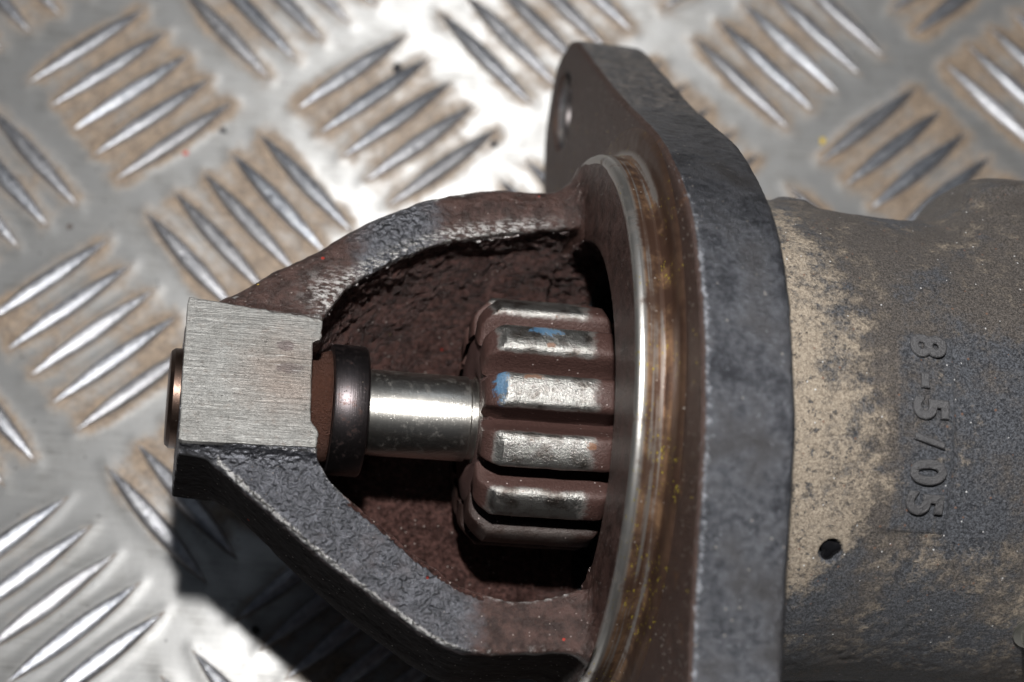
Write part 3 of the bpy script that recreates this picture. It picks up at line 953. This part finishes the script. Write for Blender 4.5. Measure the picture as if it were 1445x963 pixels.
filmv = (right * 1.25 * (1 - 0.6 * sm(td, 44, 54)) * sm(a_, 57, 72) + 0.22 * sm(td, 5, 30) + 0.26 + 0.5 * nz + 0.45 * np.exp(-((a_ - 54) / 5.0) ** 2)) * (1 - 0.28 * pad)
dust = np.where(dp.ravel() < 1.1, 0.0, dust)
bodymat = mat_body()
me = mesh_np('motor_body', Vb, F, True, {'dust': dust + 0.05, 'film': np.clip(filmv, 0, 1)})
me.flip_normals() if me.polygons[0].normal.dot(me.polygons[0].center - Vector((me.polygons[0].center.x, 0, 0))) < 0 else None
add_obj('motor_body', me, bodymat, motor)
# closing disc behind
V, F = lathe([(121.9, 33.0), (122, 0.1)], 64)
add_obj('rear_cover', orient(mesh_np('rear_cover', V, F)), bodymat, motor)

# cast characters standing proud of the pad
chars = [('8', 0.1, 1.0), ('-', -8.0, 1.0), ('5', -14.3, 1.0), ('/', -21.3, 0.8), ('0', -28.1, 1.0), ('5', -35.0, 1.05)]
charmat = mat_plain('worn_character_paint', (0.075, 0.074, 0.078), 0.36, 0.2, 0.3, 2.0)
for ch, dg, sc in chars:
    cu = bpy.data.curves.new('cast_character', 'FONT')
    cu.body = ch; cu.size = 6.2 * sc; cu.offset = 0.05; cu.extrude = 0.03; cu.bevel_depth = 0.24; cu.bevel_resolution = 2
    cu.align_x = 'CENTER'; cu.align_y = 'CENTER'; cu.resolution_u = 6
    to = bpy.data.objects.new('t', cu); col.objects.link(to)
    dg_ = bpy.context.evaluated_depsgraph_get()
    mt = bpy.data.meshes.new_from_object(to.evaluated_get(dg_))
    bpy.data.objects.remove(to); bpy.data.curves.remove(cu)
    bm = bmesh.new(); bm.from_mesh(mt)
    bmesh.ops.triangulate(bm, faces=bm.faces)
    for _ in range(2):
        bmesh.ops.subdivide_edges(bm, edges=[e for e in bm.edges if e.calc_length() > 0.8], cuts=1)
    ang0 = math.radians(dg)
    for v in bm.verts:
        x, y, z = v.co
        # reading direction runs round the barrel, tops towards the rear
        th = ang0 - x / 33.4
        r_ = 33.45 + z + 0.03 * math.sin(7 * x + 5 * y)
        v.co = (CA + 0.2 + y, r_ * math.sin(th), r_ * math.cos(th))
        v.co *= MM
    bmesh.ops.recalc_face_normals(bm, faces=bm.faces)
    m2 = bpy.data.meshes.new('cast_character'); bm.to_mesh(m2); bm.free()
    at = m2.attributes.new('dust', 'FLOAT', 'POINT')
    at.data.foreach_set('value', [0.0] * len(m2.vertices))
    m2.polygons.foreach_set('use_smooth', np.ones(len(m2.polygons), bool)); sharp(m2, 50)
    add_obj('cast_character', m2, charmat, motor)

# ---- shaft, collar, gear -----------------------------------------
V, F = lathe([(-30, 5.8), (-7.6, 5.8), (-7.5, 5.85), (5.2, 5.82), (5.4, 5.5), (6.2, 5.5), (6.3, 5.9), (30, 5.9)], 128)
me = orient(mesh_np('drive_shaft', V, F)); sharp(me, 40)
add_obj('drive_shaft', me, mat_steel('shaft_ground_steel', (0.50, 0.485, 0.455), 0.27, 0.28), motor)
V, F = lathe([(-13.6, 6.2), (-13.55, 8.75), (-13.35, 8.9), (-9.2, 8.92), (-8.9, 8.7), (-8.8, 8.3), (-8.75, 5.9)], 128, noise=0.03, seed=4)
me = orient(mesh_np('stop_collar', V, F)); sharp(me, 45)
add_obj('stop_collar', me, mat_steel('collar_burnt_steel', (0.085, 0.075, 0.078), 0.36, 0.8, tint=(0.07, 0.03, 0.02)), motor)
V, F = lathe([(-18.5, 7.4), (-16.2, 7.4), (-15.6, 7.2), (-14.6, 7.6), (-13.7, 7.9), (-13.55, 6.0)], 96, noise=0.25, seed=6)
me = orient(mesh_np('thrust_washer', V, F))
add_obj('thrust_washer', me, mat_rusty('washer_rust', (0.03, 0.012, 0.008), (0.12, 0.05, 0.032)), motor)
V, F = lathe([(-33.2, 6.75), (-34.5, 6.7), (-35.0, 6.3), (-35.1, 5.9), (-34.8, 0.1)], 96)
me = orient(mesh_np('bearing_plug', V, F)); sharp(me, 35)
add_obj('bearing_plug', me, mat_steel('plug_dark_steel', (0.11, 0.075, 0.06), 0.36, 0.8, tint=(0.06, 0.03, 0.02)), motor)

gear = bpy.data.objects.new('pinion_gear', None)
col.objects.link(gear); gear.parent = motor; gear.empty_display_size = 0.01
V, F = lathe([(6.7, 5.4), (6.4, 6.0), (6.0, 7.0), (5.9, 11.0), (6.6, 12.1), (23.2, 12.2), (23.8, 13.2), (25.5, 13.2), (25.5, 15.0), (33, 15.0)], 104, noise=0.05, seed=7)
me = orient(mesh_np('gear_core', V, F)); sharp(me, 45)
add_obj('gear_core', me, mat_rusty('gear_core_grease', (0.045, 0.021, 0.018), (0.125, 0.062, 0.055), 0.36, 2.6), gear)


def tooth_mesh(seed):
    # cross-section (y, r): half widths from root to tip, then capped ends that run back in a chamfer
    prof = [(-3.1, 11.4), (-2.62, 12.5), (-2.5, 13.6), (-2.46, 14.8), (-2.42, 15.7), (-2.3, 16.3), (-2.0, 16.72), (-1.6, 16.9), (-0.8, 17.02), (0, 17.05)]
    prof = prof + [(-y, r_) for y, r_ in prof[-2::-1]]
    prof = np.array(prof)
    st = []
    def sec(a, shrink, cap):
        p = prof.copy()
        p[:, 0] *= shrink
        p[:, 1] = np.minimum(p[:, 1], cap + 0.25 * (p[:, 1] - cap) * (p[:, 1] > cap))
        return np.c_[np.full(len(p), a), p[:, 0], p[:, 1]]
    for a, s, c in [(5.5, 0.66, 12.8), (5.7, 0.75, 13.7), (6.2, 0.84, 14.7), (6.9, 0.91, 15.6), (7.6, 0.97, 16.4), (8.0, 1.0, 17.3)]:
        st.append(sec(a, s, c))
    for a in np.linspace(9, 21.8, 15):
        st.append(sec(a, 1.0, 18))
    for a, s, c in [(22.5, 0.97, 16.7), (23.0, 0.93, 16.0), (23.5, 0.88, 15.0), (23.8, 0.82, 13.8)]:
        st.append(sec(a, s, c))
    V = np.concatenate(st); k = len(prof); m = len(st)
    V = V + np.c_[np.zeros(len(V)), 0.07 * vnoise(V + seed * 13, 0.5, seed), 0.08 * vnoise(V + seed * 29, 0.4, seed + 3)]
    F = [(i * k + j, i * k + j + 1, (i + 1) * k + j + 1, (i + 1) * k + j) for i in range(m - 1) for j in range(k - 1)]
    F.append(tuple(range(k))); F.append(tuple(range((m - 1) * k, m * k))[::-1])
    me = mesh_np('gear_tooth', V, F, True)
    orient(me); sharp(me, 42)
    return me


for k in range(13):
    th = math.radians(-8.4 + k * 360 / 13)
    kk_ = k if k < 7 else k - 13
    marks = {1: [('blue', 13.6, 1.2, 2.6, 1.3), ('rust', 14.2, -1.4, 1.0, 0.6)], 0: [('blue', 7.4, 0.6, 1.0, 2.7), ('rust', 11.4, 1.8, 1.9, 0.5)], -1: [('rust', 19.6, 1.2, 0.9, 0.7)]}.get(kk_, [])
    o = add_obj('gear_tooth', tooth_mesh(50 + k), mat_tooth('tooth_steel_%s' % 'abcdefghijklm'[k], k + 1, marks, 1.0 if kk_ > -3 else 0.10), gear)  # lower teeth get their shadow in the colour: darker, hardly any bare steel
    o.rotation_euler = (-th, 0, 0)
    if kk_ == 1:
        o['label'] = 'gear tooth with pale blue paint and a rust spot on its land'
    elif kk_ == 0:
        o['label'] = 'gear tooth with bright blue paint on its front chamfer'

# ================================================================== GRIT ON THE PLATE
def grit(x, y, size, c, label, flat=0.6, name='grit_speck', cat='grit', seed=0):
    bm = bmesh.new()
    bmesh.ops.create_icosphere(bm, subdivisions=2, radius=size * MM)
    r = random.Random(seed * 7 + 1)
    for v in bm.verts:
        k = 0.7 + 0.6 * r.random()
        v.co *= k
        v.co.z *= flat
        v.co.x *= 1.25
    me = bpy.data.meshes.new(name); bm.to_mesh(me); bm.free()
    o = add_obj(name, me, mat_plain(name + '_matter', c, 0.5), None, (x * MM, y * MM, (size * flat * 0.75 + 0.1) * MM), (0, 0, seed * 1.3))
    tag(o, label, cat)
    return o

GR = [
    (45.1, 10.3, 0.75, (0.02, 0.02, 0.025), 'black chip of grit resting against a tread bar above the motor', 'grit_chip'),
    (63.0, -3.1, 0.55, (0.03, 0.03, 0.035), 'dark round grit grain on bright metal left of the flange ear', 'grit_chip'),
    (33.6, -79.3, 0.50, (0.10, 0.10, 0.11), 'small grey grit grain on bare plate under the dark arm', 'grit_chip'),
    (31.8, -94.0, 0.65, (0.03, 0.03, 0.03), 'angular black flake near the bottom edge beside the shadow', 'grit_flake'),
    (10.8, -10.9, 0.38, (0.55, 0.10, 0.08), 'tiny red paint crumb below the upper left tread bars', 'paint_crumb'),
    (120.9, 4.1, 0.55, (0.62, 0.45, 0.06), 'tiny yellow crumb on the grey plate right of the flange', 'paint_crumb'),
    (16.6, -5.7, 0.50, (0.05, 0.05, 0.055), 'faint dark grain between two tread groups upper left', 'grit_grain'),
    (-6.4, -27.1, 0.42, (0.10, 0.08, 0.07), 'brownish grain on bare plate at the far left', 'grit_grain'),
]
for k, (gx, gy, gs, gc, lab, nm) in enumerate(GR):
    grit(gx, gy, gs, gc, lab, 0.55, nm, 'grit', k + 1)
# bright bolt end at the right-hand edge of the barrel
V, F = lathe([(0, 0.05), (0, 1.5), (0.4, 2.0), (2.6, 2.1), (2.8, 3.0), (3.4, 3.0)], 40)
me = orient(mesh_np('terminal_bolt', V[:, [2, 1, 0]] * (1, 1, -1), F)); sharp(me, 40)
o = add_obj('terminal_bolt', me, mat_steel('bolt_zinc', (0.6, 0.6, 0.55), 0.35, 0.3), motor)
tb = math.radians(-66.5)
o.location = Vector((79.2, 36.2 * math.sin(tb), 36.2 * math.cos(tb))) * MM
o.rotation_euler = (-tb, 0, 0)

bm = bmesh.new()
bmesh.ops.create_icosphere(bm, subdivisions=4, radius=1.0)
for v in bm.verts:
    x, y, z = v.co
    k = 1 + 0.26 * math.sin(3 * math.atan2(y, x) + 0.6) + 0.08 * math.sin(5 * math.atan2(y, x))
    v.co = Vector((x * 1.45 * k, y * 1.5 * k, z * 0.75)) * MM
me = bpy.data.meshes.new('tar_drop'); bm.to_mesh(me); bm.free()
me.polygons.foreach_set('use_smooth', np.ones(len(me.polygons), bool))
td_ = NT('wet_black_tar'); td_.set(Base_Color=(0.006, 0.006, 0.007), Roughness=0.12)
o = add_obj('tar_drop', me, td_.m, motor)
o.location = Vector((pit_a, 32.6 * math.sin(pit_t), 32.6 * math.cos(pit_t))) * MM
o.rotation_euler = (-pit_t, 0, 0)
